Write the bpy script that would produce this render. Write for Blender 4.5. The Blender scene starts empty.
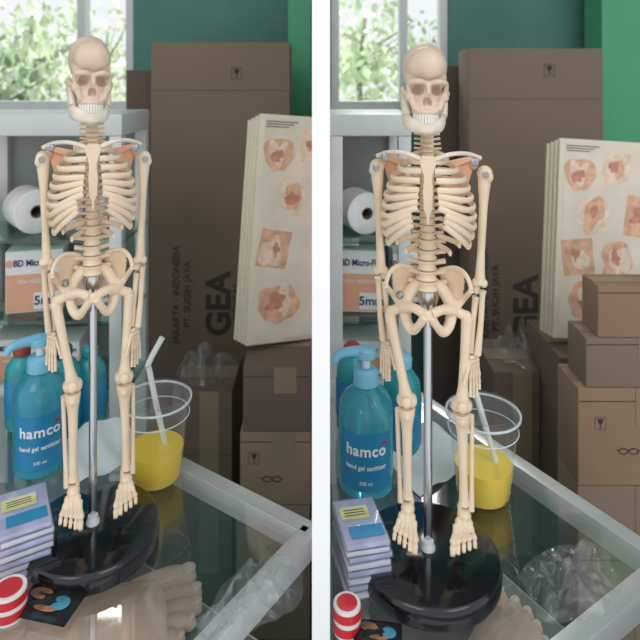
import bpy, bmesh, math, random
from mathutils import Vector, Matrix, Euler, noise
random.seed(7)
scene = bpy.context.scene
COL = scene.collection
F, YH = 600.0, 80.0
TZ = -0.40
FLOOR = -1.25
R = math.radians
def P(px, py, Y): return Vector(((px-320)*Y/F, Y, (YH-py)*Y/F))
def T(px, py, h=0.0):
    Y = (-(TZ+h))*F/(py-YH); return Vector(((px-320)*Y/F, Y, TZ+h))

# ---------------------------------------------------------------- materials
def mat(name, col, rough=0.5, metal=0.0, trans=0.0, var=0.0, scale=20, alpha=1.0, spec=0.5, sss=0.0, bump=0.0, stretch=(1,1,1), coat=0.0):
    m = bpy.data.materials.new(name); m.use_nodes = True
    nt = m.node_tree; b = nt.nodes['Principled BSDF']
    b.inputs['Base Color'].default_value = (*col, 1)
    b.inputs['Roughness'].default_value = rough
    b.inputs['Metallic'].default_value = metal
    b.inputs['Transmission Weight'].default_value = trans
    b.inputs['Alpha'].default_value = alpha
    b.inputs['Specular IOR Level'].default_value = spec
    b.inputs['Coat Weight'].default_value = coat
    if sss:
        b.inputs['Subsurface Weight'].default_value = sss
        b.inputs['Subsurface Radius'].default_value = (1, .5, .3)
        b.inputs['Subsurface Scale'].default_value = 0.002
    if var or bump:
        tc = nt.nodes.new('ShaderNodeTexCoord'); mp = nt.nodes.new('ShaderNodeMapping')
        mp.inputs['Scale'].default_value = stretch
        n = nt.nodes.new('ShaderNodeTexNoise'); n.inputs['Scale'].default_value = scale; n.inputs['Detail'].default_value = 5
        nt.links.new(tc.outputs['Object'], mp.inputs[0]); nt.links.new(mp.outputs[0], n.inputs['Vector'])
        if var:
            r = nt.nodes.new('ShaderNodeValToRGB')
            r.color_ramp.elements[0].position = .3; r.color_ramp.elements[1].position = .7
            r.color_ramp.elements[0].color = (*[max(0, c*(1-var)) for c in col], 1)
            r.color_ramp.elements[1].color = (*[min(1, c*(1+var)) for c in col], 1)
            nt.links.new(n.outputs[0], r.inputs[0]); nt.links.new(r.outputs[0], b.inputs['Base Color'])
        if bump:
            bp = nt.nodes.new('ShaderNodeBump'); bp.inputs['Strength'].default_value = bump; bp.inputs['Distance'].default_value = .002
            nt.links.new(n.outputs[0], bp.inputs['Height']); nt.links.new(bp.outputs[0], b.inputs['Normal'])
    return m
def clear(name, tint, gl=0.15, rough=0.05, fr=.6, milk=0.0, pw=3.0):
    m = bpy.data.materials.new(name); m.use_nodes = True
    nt = m.node_tree; nt.nodes.remove(nt.nodes['Principled BSDF']); out = nt.nodes['Material Output']
    t = nt.nodes.new('ShaderNodeBsdfTransparent'); t.inputs[0].default_value = (*tint, 1)
    g = nt.nodes.new('ShaderNodeBsdfGlossy'); g.inputs['Roughness'].default_value = rough
    lw = nt.nodes.new('ShaderNodeLayerWeight'); lw.inputs[0].default_value = .5
    po = nt.nodes.new('ShaderNodeMath'); po.operation = 'POWER'; po.inputs[1].default_value = pw
    ma = nt.nodes.new('ShaderNodeMath'); ma.operation = 'MULTIPLY_ADD'; ma.inputs[1].default_value = fr; ma.inputs[2].default_value = gl
    mx = nt.nodes.new('ShaderNodeMixShader')
    base = t.outputs[0]
    if milk:
        d = nt.nodes.new('ShaderNodeBsdfDiffuse'); d.inputs[0].default_value = (.85, .87, .88, 1)
        m2 = nt.nodes.new('ShaderNodeMixShader'); m2.inputs[0].default_value = milk
        nt.links.new(t.outputs[0], m2.inputs[1]); nt.links.new(d.outputs[0], m2.inputs[2]); base = m2.outputs[0]
    nt.links.new(lw.outputs['Facing'], po.inputs[0]); nt.links.new(po.outputs[0], ma.inputs[0]); nt.links.new(ma.outputs[0], mx.inputs[0])
    nt.links.new(base, mx.inputs[1]); nt.links.new(g.outputs[0], mx.inputs[2]); nt.links.new(mx.outputs[0], out.inputs[0])
    return m
M = dict(
 bone=mat('bone', (.84,.67,.49), .38, sss=.12, var=.05, scale=60),
 bone_pale=mat('bone_pale', (.82,.72,.60), .4, sss=.1, var=.04, scale=60),
 bone_skull_shaded=mat('bone_skull_shaded', (.73,.56,.43), .4, sss=.04, var=.10, scale=60),  # darker than bone: shade on the backlit skull put into its colour
 peach=mat('peach', (.84,.46,.29), .42, sss=.1, var=.08, scale=60),
 teeth=mat('teeth', (.86,.81,.73), .3),
 chrome=mat('chrome', (.62,.64,.68), .18, 1.0),
 screw=mat('screw', (.35,.36,.38), .3, 1.0),
 black=mat('black_gloss', (.006,.006,.008), .12, coat=.3),
 whitep=mat('white_plastic', (.82,.83,.84), .35),
 divider=mat('divider_white', (.98,.98,.98), .6, var=.01),
 alu=mat('aluminium', (.66,.68,.68), .35, .6, var=.06, scale=30, stretch=(1,1,.1)),
 alu_white=mat('painted_frame', (.62,.64,.62), .4, .2, var=.05),
 glass_top=clear('counter_glass', (.95,.97,.97), .11, .04, .5),
 glass=clear('shelf_glass', (.66,.84,.78), .10, .05, .5),
 cupplastic=clear('cup_plastic', (.97,.98,.98), .04, .08, .45, .05),
 wrap=clear('plastic_wrap', (.97,.98,.98), .05, .13, .35, .055),
 casep=clear('case_plastic', (.95,.95,.97), .10, .06, .5, .06),
 greenwall=mat('green_wall', (.10,.26,.22), .7, var=.12, scale=5),
 greenpost=mat('green_post', (.10,.44,.23), .6, var=.1, scale=5),
 ceil=mat('ceiling_paint', (.4,.42,.4), .9, var=.05),
 floor=mat('floor_tile', (.12,.11,.10), .5, var=.15, scale=6),
 ground=mat('outdoor_ground', (.45,.46,.40), .9, var=.3, scale=3),
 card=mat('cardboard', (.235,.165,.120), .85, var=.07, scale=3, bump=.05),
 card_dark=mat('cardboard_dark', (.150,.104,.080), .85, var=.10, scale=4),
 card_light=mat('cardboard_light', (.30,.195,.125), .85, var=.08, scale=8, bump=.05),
 ink=mat('ink', (.045,.035,.035), .8),
 faint=mat('faint_ink', (.070,.052,.043), .85),
 tape=mat('tape', (.27,.19,.125), .3),
 foam=mat('board_cream', (.78,.70,.54), .7, var=.05, scale=30),
 paper=mat('poster_paper', (.78,.68,.57), .5, var=.08, scale=20),
 skinpic=mat('print_peach', (.74,.43,.28), .5, var=.28, scale=60),
 skinpic2=mat('print_red', (.58,.26,.17), .5, var=.3, scale=90),
 skinpic3=mat('print_pale', (.84,.64,.50), .5, var=.18, scale=80),
 panel=mat('shelf_back', (.27,.29,.28), .5, var=.15, scale=6),
 tissue=mat('tissue', (.80,.79,.77), .9, var=.06, scale=60, bump=.3),
 core=mat('core', (.22,.15,.10), .9),
 white=mat('white_carton', (.82,.79,.77), .5, var=.02),
 orange=mat('orange_print', (.80,.40,.26), .5, var=.04),
 pink=mat('pink_print', (.78,.50,.44), .5, var=.04),
 navy=mat('navy_ink', (.02,.03,.10), .5),
 gel=mat('blue_gel', (.12,.70,.85), .10, trans=.7, var=.08, scale=30),
 teal=mat('teal_plastic', (.07,.64,.70), .2, trans=.55, var=.08, scale=30),
 bluelab=mat('blue_label', (.02,.25,.48), .35, var=.08, scale=15),
 bluepump=mat('blue_pump', (.22,.56,.76), .3),
 darkcap=mat('dark_cap', (.02,.07,.20), .3),
 redcap=mat('red_cap', (.35,.05,.03), .4),
 white_ink=mat('white_ink', (.9,.92,.94), .5),
 juice=mat('juice', (1.0,.66,.02), .3, sss=.1, var=.06, scale=40),
 straw=mat('straw', (.78,.82,.74), .35),
 sheet=mat('sheet', (.66,.72,.74), .4, var=.08, scale=15),
 lilac=mat('lilac_card', (.55,.57,.80), .5, var=.18, scale=70),
 lilac_w=mat('pale_card', (.80,.82,.90), .5, var=.06, scale=40),
 yellow=mat('yellow_print', (.72,.68,.30), .5, var=.2, scale=60),
 red=mat('red_tin', (.62,.02,.03), .3),
 foil=mat('dark_foil', (.015,.018,.022), .25, .3, bump=.3, scale=60),
 foilprint=mat('foil_print', (.30,.14,.06), .3, var=.8, scale=70),
 foilblue=mat('foil_print_blue', (.05,.25,.35), .3, var=.6, scale=70),
 skin=mat('skin', (.86,.58,.44), .5, sss=.1, var=.08, scale=50, bump=.15),
 nail=mat('nail', (.90,.70,.60), .3),
 inner=mat('inner_shelf', (.18,.19,.185), .35, var=.35, scale=11),
 leaf=mat('leaf', (.66,.76,.52), .6, var=.3, scale=4),
 leafdark=mat('leafdark', (.38,.48,.33), .6, var=.45, scale=4),
 bark=mat('bark', (.28,.26,.23), .9, var=.3, scale=10),
)
# ---------------------------------------------------------------- mesh builder
def crom(pts, n):
    pts = [Vector(p) for p in pts]
    if len(pts) < 3 or n <= 1: return pts
    out = []; L = [pts[0]*2-pts[1]]+pts+[pts[-1]*2-pts[-2]]
    for i in range(1, len(L)-2):
        a, b, c, d = L[i-1:i+3]
        for k in range(n):
            t = k/n
            out.append(.5*((2*b)+(c-a)*t+(2*a-5*b+4*c-d)*t*t+(3*b-a-3*c+d)*t**3))
    out.append(pts[-1]); return out
class MB:
    def __init__(s): s.bm = bmesh.new()
    def box(s, c, size, rot=None, bev=0):
        g = bmesh.ops.create_cube(s.bm, size=1)['verts']
        bmesh.ops.scale(s.bm, vec=Vector(size), verts=g)
        if bev:
            es = list({e for v in g for e in v.link_edges})
            r = bmesh.ops.bevel(s.bm, geom=es, offset=bev, segments=2, affect='EDGES', profile=.6)
            g = list({v for f in r['faces'] for v in f.verts} | {v for v in g if v.is_valid})
            seen = set(g); st = list(g)
            while st:
                v = st.pop()
                for e in v.link_edges:
                    o = e.other_vert(v)
                    if o not in seen: seen.add(o); st.append(o)
            g = list(seen)
        mt = Matrix.Translation(Vector(c)) @ ((Euler(rot).to_matrix().to_4x4()) if rot else Matrix())
        bmesh.ops.transform(s.bm, matrix=mt, verts=g); return s
    def ell(s, c, r, rot=None, seg=20):
        g = bmesh.ops.create_uvsphere(s.bm, u_segments=seg, v_segments=max(6, seg*2//3), radius=1)['verts']
        mt = Matrix.Translation(Vector(c)) @ ((Euler(rot).to_matrix().to_4x4()) if rot else Matrix()) @ Matrix.Diagonal((*r, 1))
        bmesh.ops.transform(s.bm, matrix=mt, verts=g); return s
    def tube(s, pts, rad, seg=10, n=4, flat=(1, 1), up=(0, 0, 1)):
        P0 = crom(pts, n); N = len(P0)
        if not isinstance(rad, (list, tuple)): rad = [rad]*len(pts)
        m = len(rad)
        def rr(i):
            t = i/(N-1)*(m-1); k = min(int(t), m-2); f = t-k; return rad[k]*(1-f)+rad[k+1]*f
        up = Vector(up); rings = []
        for i, p in enumerate(P0):
            t = (P0[min(i+1, N-1)]-P0[max(i-1, 0)]).normalized()
            a = up - t*up.dot(t)
            if a.length < .15:
                a = Vector((0, 1, 0)) - t*t.y if abs(t.y) < .9 else Vector((1, 0, 0))-t*t.x
            a.normalize(); b = t.cross(a); r = rr(i)
            rings.append([s.bm.verts.new(p+a*math.cos(2*math.pi*k/seg)*r*flat[0]+b*math.sin(2*math.pi*k/seg)*r*flat[1]) for k in range(seg)])
        for i in range(N-1):
            for k in range(seg):
                s.bm.faces.new((rings[i][k], rings[i][(k+1)%seg], rings[i+1][(k+1)%seg], rings[i+1][k]))
        s.bm.faces.new(rings[0][::-1]); s.bm.faces.new(rings[-1]); return s
    def lathe(s, prof, seg=48, c=(0, 0, 0)):
        c = Vector(c); rings = []
        for r, z in prof:
            if r < 1e-6: rings.append([s.bm.verts.new(c+Vector((0, 0, z)))])
            else: rings.append([s.bm.verts.new(c+Vector((r*math.cos(2*math.pi*k/seg), r*math.sin(2*math.pi*k/seg), z))) for k in range(seg)])
        for A, B in zip(rings, rings[1:]):
            for k in range(seg):
                k2 = (k+1) % seg
                q = [A[k % len(A)], A[k2 % len(A)], B[k2 % len(B)], B[k % len(B)]]
                u = []
                for v in q:
                    if v not in u: u.append(v)
                if len(u) > 2: s.bm.faces.new(u)
        return s
    def prism(s, poly, z0, z1):
        a = [s.bm.verts.new((x, y, z0)) for x, y in poly]; b = [s.bm.verts.new((x, y, z1)) for x, y in poly]
        s.bm.faces.new(a[::-1]); s.bm.faces.new(b)
        for i in range(len(a)):
            j = (i+1) % len(a); s.bm.faces.new((a[i], a[j], b[j], b[i]))
        return s
    def xf(s, mt): bmesh.ops.transform(s.bm, matrix=mt, verts=s.bm.verts); return s
    def mesh(s, name):
        bmesh.ops.recalc_face_normals(s.bm, faces=s.bm.faces)
        me = bpy.data.meshes.new(name); s.bm.to_mesh(me); s.bm.free(); return me
def part(name, mb, m, parent=None, smooth=True, ang=40, loc=None, rot=None):
    me = mb.mesh(name) if isinstance(mb, MB) else mb
    me.materials.clear(); me.materials.append(m if not isinstance(m, str) else M[m])
    if smooth:
        me.shade_smooth()
        if ang < 180: me.set_sharp_from_angle(angle=R(ang))
    o = bpy.data.objects.new(name, me); COL.objects.link(o); o.parent = parent
    if loc is not None: o.location = loc
    if rot is not None: o.rotation_euler = rot
    return o
def tag(o, label, cat, group=None):
    o['label'] = label; o['category'] = cat
    if group: o['group'] = group
    return o
def thing(name, label, cat, loc, rz=0, group=None):
    o = bpy.data.objects.new(name, None); o.empty_display_size = .02; COL.objects.link(o)
    o.location = loc; o.rotation_euler = (0, 0, rz) if not isinstance(rz, tuple) else rz
    return tag(o, label, cat, group)
def struct(name, mb, m, smooth=False):
    o = part(name, mb, m, None, smooth); o['kind'] = 'structure'; return o
def dup(root, loc, rz, label, scale=None):
    def cp(o, par):
        c = o.copy(); COL.objects.link(c); c.parent = par
        for ch in list(o.children): cp(ch, c)
        return c
    r = cp(root, None); r.location = loc; r.rotation_euler = (0, 0, rz); r['label'] = label
    if scale: r.scale = scale
    return r
def bake(mb, voxel, smooth=3, cut=None, name='b', cut_smooth=3):
    o = bpy.data.objects.new('tmp', mb.mesh(name)); COL.objects.link(o); c = None
    md = o.modifiers.new('r', 'REMESH'); md.mode = 'VOXEL'; md.voxel_size = voxel
    if smooth:
        sm = o.modifiers.new('s0', 'SMOOTH'); sm.iterations = smooth; sm.factor = .6
    if cut:
        c = bpy.data.objects.new('cut', cut.mesh('cut')); COL.objects.link(c)
        mc = c.modifiers.new('r', 'REMESH'); mc.mode = 'VOXEL'; mc.voxel_size = voxel*.93
        sc_ = c.modifiers.new('s', 'SMOOTH'); sc_.iterations = 2; sc_.factor = .5
        bo = o.modifiers.new('b', 'BOOLEAN'); bo.operation = 'DIFFERENCE'; bo.object = c; bo.solver = 'EXACT'
        m2 = o.modifiers.new('r2', 'REMESH'); m2.mode = 'VOXEL'; m2.voxel_size = voxel
        sm = o.modifiers.new('s', 'SMOOTH'); sm.iterations = cut_smooth; sm.factor = .5
    dg = bpy.context.evaluated_depsgraph_get(); dg.update()
    me = bpy.data.meshes.new_from_object(o.evaluated_get(dg))
    if cut and len(me.vertices) < 500:
        o.modifiers.remove(o.modifiers['b']); dg.update()
        me = bpy.data.meshes.new_from_object(o.evaluated_get(dg))
    bpy.data.objects.remove(o)
    if c: bpy.data.objects.remove(c)
    return me
def text(name, body, size, m, parent, loc=(0, 0, 0), rot=(R(90), 0, 0), wrap=None, ext=.0002, bold=0.0, z0=0, align='CENTER', sx=1.0, xo=0.0, track=1.0):
    cu = bpy.data.curves.new('t', 'FONT'); cu.body = body; cu.size = size; cu.extrude = ext; cu.align_x = align; cu.align_y = 'CENTER'; cu.offset = bold; cu.space_character = track
    o = bpy.data.objects.new('t', cu); COL.objects.link(o)
    dg = bpy.context.evaluated_depsgraph_get(); dg.update()
    me = bpy.data.meshes.new_from_object(o.evaluated_get(dg)); bpy.data.objects.remove(o)
    for v in me.vertices: v.co.x = v.co.x*sx+xo
    if wrap:
        for v in me.vertices:
            a = v.co.x/wrap; r = wrap+.0004+v.co.z; v.co = Vector((r*math.sin(a), -r*math.cos(a), z0+v.co.y))
        return part(name, me, m, parent, smooth=False)
    return part(name, me, m, parent, smooth=False, loc=loc, rot=rot)
def face_cam(x, y): return -math.atan2(x, y)

# ================================================================ skeleton
Y0 = .492; U = Y0/F
def K(px, py, dy=0.0):
    Yt = Y0+dy; return Vector(((px-428)*Yt/F, dy, -(py-YH)/F*Yt-TZ))
def make_skeleton(label, loc, rz):
    t = thing('skeleton_model', label, 'skeleton', loc, rz, 'anatomical skeleton models on the counters')
    # stand
    b = MB().lathe([(0, 0), (.0570, 0), (.0580, .001), (.0585, .003), (.0585, .0095), (.0580, .0125), (.0568, .0150), (.0550, .0162), (0, .0162)], 80)
    part('stand_base', b, 'black', t, ang=60, loc=(0, -.001, 0))
    part('washer', MB().lathe([(0, .016), (.0060, .016), (.0060, .018), (.0048, .0195), (.0045, .0225), (0, .0225)], 28), 'whitep', t)
    zt = K(428, 280, 0).z
    part('pole', MB().lathe([(0, .0215), (.0036, .0215), (.0036, zt), (0, zt)], 24, (0, .004, 0)), 'chrome', t)
    cl = MB().lathe([(0, -.006), (.0058, -.006), (.0062, 0), (.0058, .006), (0, .006)], 20, K(428, 300)+Vector((0, .004, 0)))
    part('pole_clamp', cl, 'chrome', t)
    # skull
    C = K(425, 78, 0)
    def c(x, y, z): return Vector((x*U, y*U, z*U))
    s = MB()
    def e(m, x, y, z, rx, ry, rz_, rot=None): m.ell(c(x, y, z), (rx*U, ry*U, rz_*U), rot, 28)
    e(s, 0, 8, 10, 22.5, 29, 25.5); e(s, 0, -6, 12, 19.5, 20, 19.5); e(s, 0, -4, 0, 21, 16, 16); e(s, 0, -9, -13, 16, 15, 17)
    e(s, 0, -14, -26, 13.5, 12.5, 11); e(s, 0, -4, -24, 16, 12, 12)
    s.tube([c(11.5*math.sin(R(a)), -14-12.5*math.cos(R(a)), -32) for a in (-80, -40, 0, 40, 80)], 3.6*U)
    for q in (-1, 1):
        e(s, q*16, -18, -18, 5.6, 5.5, 5.0); s.tube([c(q*16.5, -18, -17), c(q*21, -9, -15), c(q*21.5, 4, -12)], 3.0*U)
        s.tube([c(q*17, -19, -15), c(q*18.3, -20, -8), c(q*17, -22, -2)], 2.5*U)
        s.tube([c(q*2, -25, -4), c(q*9, -27.5, -2.2), c(q*17, -22.5, -3.5)], [2.6*U, 3.3*U, 2.8*U])
        s.tube([c(q*15, -19, -19), c(q*13, -22, -25), c(q*11, -23, -30)], [3.6*U, 3.4*U, 3.2*U])
        e(s, q*20, 8, -20, 4, 5, 7)
    s.tube([c(0, -24, -3), c(0, -28.5, -10), c(0, -31, -15)], [3*U, 2.8*U, 1.8*U])
    k = MB()
    for q in (-1, 1):
        e(k, q*9.6, -27, -10.8, 6.3, 17, 6.1, (0, q*.25, 0))
        e(k, q*28, -14, -2, 6.4, 10, 9)
    e(k, -1.9, -29, -21.5, 2.7, 12, 4.8, (0, .25, 0)); e(k, 1.9, -29, -21.5, 2.7, 12, 4.8, (0, -.25, 0))
    skull = part('skull', bake(s, .0006, 3, k, 'skull', 1), 'bone_skull_shaded', t, loc=C, rot=(R(3), R(2), R(8)))
    tb = MB()
    for i in range(12):
        a = R(-70+140*i/11); tb.box(c(12*math.sin(a), -14.5-13.8*math.cos(a), -36.0), (2.6*U, 2.4*U, 5.2*U), (0, 0, a), .0003)
    part('upper_teeth', tb, 'teeth', skull)
    j = MB()
    for q in (-1, 1):
        j.tube([c(q*20, 2, -16), c(q*18.8, -2, -27), c(q*17.2, -7, -38)], [4.4*U, 7*U, 8*U], 14, 4, flat=(1.25, .66), up=(0, 1, 0))
    j.tube([c(-18.0, 0, -40), c(-16.5, -9, -43), c(-12, -20, -45.5), c(0, -26, -46.5), (12*U, -20*U, -45.5*U), c(16.5, -9, -43), c(18.0, 0, -40)],
           [5.4*U, 5.6*U, 5*U, 4.6*U, 5*U, 5.6*U, 5.4*U], 14, 5, flat=(1.42, .8))
    e(j, 0, -26, -49.0, 8.5, 4, 4.5)
    jaw = part('jaw', bake(j, .0006, 2, None, 'jaw'), 'bone_pale', skull)
    tb = MB()
    for i in range(12):
        a = R(-70+140*i/11); tb.box(c(11.8*math.sin(a), -15.0-13.9*math.cos(a), -40.6), (2.4*U, 2.2*U, 4.4*U), (0, 0, a), .0003)
    part('lower_teeth', tb, 'teeth', jaw)
    # vertebrae
    vm = MB()
    vm.lathe([(0, -.5), (.95, -.5), (1.0, -.42), (.82, -.15), (.80, .1), (1.0, .40), (.95, .5), (0, .5)], 20)
    for q in (-1, 1):
        vm.tube([(q*.5, .5, 0), (q*1.3, .7, .1), (q*1.85, .8, .18)], [.36, .28, .32], 8, 3)
    vm.tube([(0, .7, 0), (0, 1.5, -.2), (0, 2.2, -.55)], [.4, .28, .24], 8, 3)
    vme = vm.mesh('vertebra')
    def verts(y0, y1, n, r0, r1, dya, dyb):
        for i in range(n):
            f = (i+.5)/n; py = y0+(y1-y0)*f; dy = dya+(dyb-dya)*f; r = (r0+(r1-r0)*f)*U; h = (y1-y0)/n*U*.88
            o = bpy.data.objects.new('vertebra', vme); COL.objects.link(o); o.parent = t
            o.location = K(428-1*math.sin(f*3), py, dy); o.scale = (r, r, h)
    vme.materials.append(M['bone']); vme.shade_smooth(); vme.set_sharp_from_angle(angle=R(50))
    verts(118, 152, 7, 6.2, 7.4, .002, .010); verts(152, 238, 12, 7, 8.6, .012, .009); verts(238, 290, 5, 9.4, 10.5, .008, .005)
    part('intervertebral_cord', MB().tube([K(428, 116, .002), K(428, 152, .010), K(428, 200, .011), K(428, 240, .008), K(428, 292, .005)], 6*U), 'bone_pale', t)
    # ribs
    RW = [19, 29, 36, 40, 43, 45, 46, 46, 44, 41, 31, 22]
    for i in range(12):
        w = RW[i]; yb = 152+i*8.3
        for q in (-1, 1):
            pts = []; rad = []
            depth = (.020+.0012*min(i, 7)) if i < 10 else .018
            fa = 170 if i < 7 else (162 if i < 10 else 82)
            for k2 in range(15):
                f = k2/14; a = R(12+(fa-12)*f)
                x = w*math.sin(a)**.85
                drop = (10+1.2*i)*math.sin(min(f*1.15, 1)*math.pi/2)**1.3
                if i >= 10: drop = 9*f
                if 3 < i < 7 and f > .75: drop -= (f-.75)/.25*(i-3)*3.6
                if 7 <= i < 10 and f > .65: drop -= (f-.65)/.35*(i-4)*4.4
                if i < 7: x = max(x, 3.6)
                if 7 <= i < 10 and f > .8: x = max(x, 6+(i-7)*5)
                yy = -.006 + math.cos(a)*depth
                pts.append(K(428+q*x, yb+drop, yy)); rad.append((2.6 if f < .75 else 2.8)*U)
            rad[0] = 1.8*U
            part('rib', MB().tube(pts, rad, 12, 2, flat=(1.08, .62)), 'bone', t)
    # sternum
    s = MB()
    s.prism([(-9, 0), (-6, 6), (6, 6), (9, 0), (6, -10), (4.2, -16), (5.5, -30), (4.8, -48), (2, -54), (1.5, -63), (-1.5, -63), (-2, -54), (-4.8, -48), (-5.5, -30), (-4.2, -16), (-6, -10)], -1.8, 1.8)
    s.xf(Matrix.Diagonal((U*.90, U*.95, U, 1))); s.xf(Matrix.Rotation(R(90), 4, 'X'))
    part('sternum', bake(s, .0005, 2, None, 'sternum'), 'bone', t, loc=K(428, 162, -.0275), rot=(R(3), 0, 0))
    # clavicles, scapulae, arms
    for q in (-1, 1):
        sh = K(377 if q < 0 else 483, 168 if q < 0 else 172, 0)
        part('clavicle', MB().tube([K(428+q*6, 160, -.024), K(428+q*22, 154, -.024), K(428+q*38, 153, -.012), K(428+q*50, 157, -.004)],
             [3.2*U, 2.4*U, 2.4*U, 3*U], 10, 5, flat=(.9, 1.1)), 'bone_pale', t)
        sc = MB()
        sc.prism([(0, 0), (24, 4), (27, 0), (24, -14), (14, -46), (10, -50), (6, -44), (0, -8)], -1, 1)
        sc.tube([(2, -8, 0), (14, -2, 3), (27, 3, 4)], [1.5, 2, 2.6], 8, 4); sc.ell((26, -4, 2), (4.5, 6, 3.5))
        sc.xf(Matrix.Scale(U, 4)); sc.xf(Matrix.Rotation(R(90), 4, 'X'))
        if q < 0: sc.xf(Matrix.Diagonal((-1, 1, 1, 1)))
        part('scapula', bake(sc, .0006, 3, None, 'scapula'), 'peach', t, loc=K(428+q*21, 160, .014), rot=(0, 0, q*R(22)))
        # humerus
        el = K(381, 274, .004) if q < 0 else K(478, 281, .004)
        h = MB()
        h.ell(sh, (7.5*U, 7.5*U, 8*U)); h.ell(sh+Vector((q*3*U, -2*U, -3*U)), (5*U, 5*U, 6*U))
        h.tube([sh, sh.lerp(el, .12), sh.lerp(el, .3), sh.lerp(el, .7), sh.lerp(el, .9), el], [7*U, 6*U, 4.3*U, 3.8*U, 4.8*U, 6*U], 14, 4)
        h.ell(el+Vector((4*U, 0, 1*U)), (4*U, 5*U, 4.5*U)); h.ell(el+Vector((-4*U, 0, 1*U)), (4*U, 5*U, 4.5*U))
        part('humerus', bake(h, .0006, 3, None, 'humerus'), 'bone', t)
        wr = K(386, 342, .012) if q < 0 else K(473, 350, .004)
        e2 = el+Vector((0, 0, -6*U))
        off = Vector((q*-3.0*U, .001, 0))
        part('ulna', MB().tube([e2+off*1.1+Vector((0, .002, 4*U)), e2.lerp(wr, .1)+off, e2.lerp(wr, .5)+off*1.1, wr+off], [4.6*U, 3.8*U, 2.6*U, 2.8*U], 10, 5), 'bone', t)
        off = Vector((q*3.0*U, -.001, 0))
        part('radius', MB().tube([e2+off, e2.lerp(wr, .12)+off, e2.lerp(wr, .5)+off*1.2, wr+off], [3.8*U, 2.8*U, 2.8*U, 3.8*U], 10, 5), 'bone', t)
        # hand hanging down, palm turned half to the front
        hd = MB()
        d = Vector((q*.03, 0, -1)).normalized(); sp_ = Vector((q*-.70, -.71, 0))
        for a in range(4):
            for b_ in range(2):
                hd.ell(wr+sp_*(a-1.5)*2.9*U+Vector((0, 0, (-3-4*b_)*U)), (2.3*U, 2.3*U, 2.4*U), seg=10)
        for fi in range(4):
            L = [20, 22, 21, 16][3-fi]
            base = wr+sp_*(fi-1.5)*3.2*U+Vector((0, 0, -9*U)); kn = base+d*13*U+sp_*(fi-1.5)*1.0*U
            hd.tube([base, base.lerp(kn, .5), kn], [2.0*U, 1.4*U, 2.0*U], 8, 4)
            p = kn
            for seg_, (ln, cu) in enumerate([(.45, .05), (.32, .18), (.23, .30)]):
                nx = p+(d+sp_*(fi-1.5)*.02+Vector((q*-.2*cu, -cu, 0))).normalized()*L*.9*ln*U
                hd.tube([p, p.lerp(nx, .5), nx], [1.8*U, 1.25*U, 1.6*U], 8, 4); p = nx
        p = wr+sp_*6*U+Vector((0, 0, -5*U))
        for ln in (9, 8, 6):
            nx = p+(sp_*.40+Vector((0, -.1, -.85))).normalized()*ln*U; hd.tube([p, p.lerp(nx, .5), nx], [2.1*U, 1.5*U, 1.9*U], 8, 4); p = nx
        part('hand', hd, 'bone', t)
        # screws at the shoulder
        sp = K(385 if q < 0 else 473, 158 if q < 0 else 161, -.010)
        sb = MB().lathe([(0, -.004), (.0016, -.004), (.0016, .002), (.0034, .002), (.0032, .0038), (.002, .0045), (0, .0045)], 16)
        sb.xf(Matrix.Rotation(R(90), 4, 'X')); part('shoulder_screw', sb, 'screw', t, loc=sp)
        sb = MB().lathe([(0, -.003), (.0014, -.003), (.0014, .001), (.0028, .001), (.0026, .0026), (0, .0034)], 16)
        sb.xf(Matrix.Rotation(R(90), 4, 'X')); part('shoulder_screw', sb, 'screw', t, loc=sh+Vector((0, -.0075, 0)))
        # leg
        hip = K(428+q*24, 308, 0); tro = K(390 if q < 0 else 466, 316, .003); kn = K(407 if q < 0 else 461, 402, 0)
        f = MB()
        f.ell(hip, (6.5*U,)*3); f.tube([hip, tro+Vector((0, 0, 2*U))], [4.5*U, 5.5*U], 12, 1); f.ell(tro, (5*U, 5.5*U, 8*U))
        f.tube([tro, tro.lerp(kn, .15), tro.lerp(kn, .45), tro.lerp(kn, .78), tro.lerp(kn, .92), kn], [6*U, 5.4*U, 4.8*U, 5*U, 6.8*U, 8*U], 14, 4, flat=(1, 1))
        for w_ in (-1, 1): f.ell(kn+Vector((w_*5*U, .002, -1*U)), (5.5*U, 8*U, 6.5*U))
        part('femur', bake(f, .0006, 3, None, 'femur'), 'bone', t)
        part('patella', MB().ell(kn+Vector((0, -.0080, 2*U)), (5*U, 2.6*U, 5.5*U)), 'bone', t)
        an = K(408 if q < 0 else 463, 500, .002); k0 = kn+Vector((0, .001, -8*U))
        g = MB(); g.tube([k0, k0.lerp(an, .08), k0.lerp(an, .25), k0.lerp(an, .7), k0.lerp(an, .93), an], [8.8*U, 8*U, 5.4*U, 4.2*U, 4.8*U, 6*U], 14, 4)
        g.ell(k0.lerp(an, .07)+Vector((0, -5*U, 0)), (4*U, 4*U, 6*U)); g.ell(an+Vector((-q*4*U, 0, -3*U)), (2.6*U, 4*U, 5*U))
        part('tibia', bake(g, .0006, 3, None, 'tibia'), 'bone', t)
        part('fibula', MB().tube([k0+Vector((q*9*U, .003, -4*U)), k0.lerp(an, .2)+Vector((q*9.5*U, .003, 0)), k0.lerp(an, .8)+Vector((q*8*U, .002, 0)), an+Vector((q*7*U, 0, -5*U))],
             [3.4*U, 2.4*U, 2.4*U, 3.4*U], 10, 5), 'bone', t)
        # foot
        A = an+Vector((0, 0, -7*U)); toe = K(404 if q < 0 else 463, 557 if q < 0 else 553, -.030)
        ft = MB()
        ft.ell(A+Vector((0, .006, -5*U)), (6*U, 9*U, 7*U)); ft.ell(A+Vector((0, -.002, -2*U)), (7*U, 8*U, 6*U))
        mid = A.lerp(toe, .35)
        for a in range(3): ft.ell(A.lerp(toe, .27)+Vector(((a-1)*5*U, 0, 0)), (3.8*U, 5*U, 4.5*U))
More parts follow.
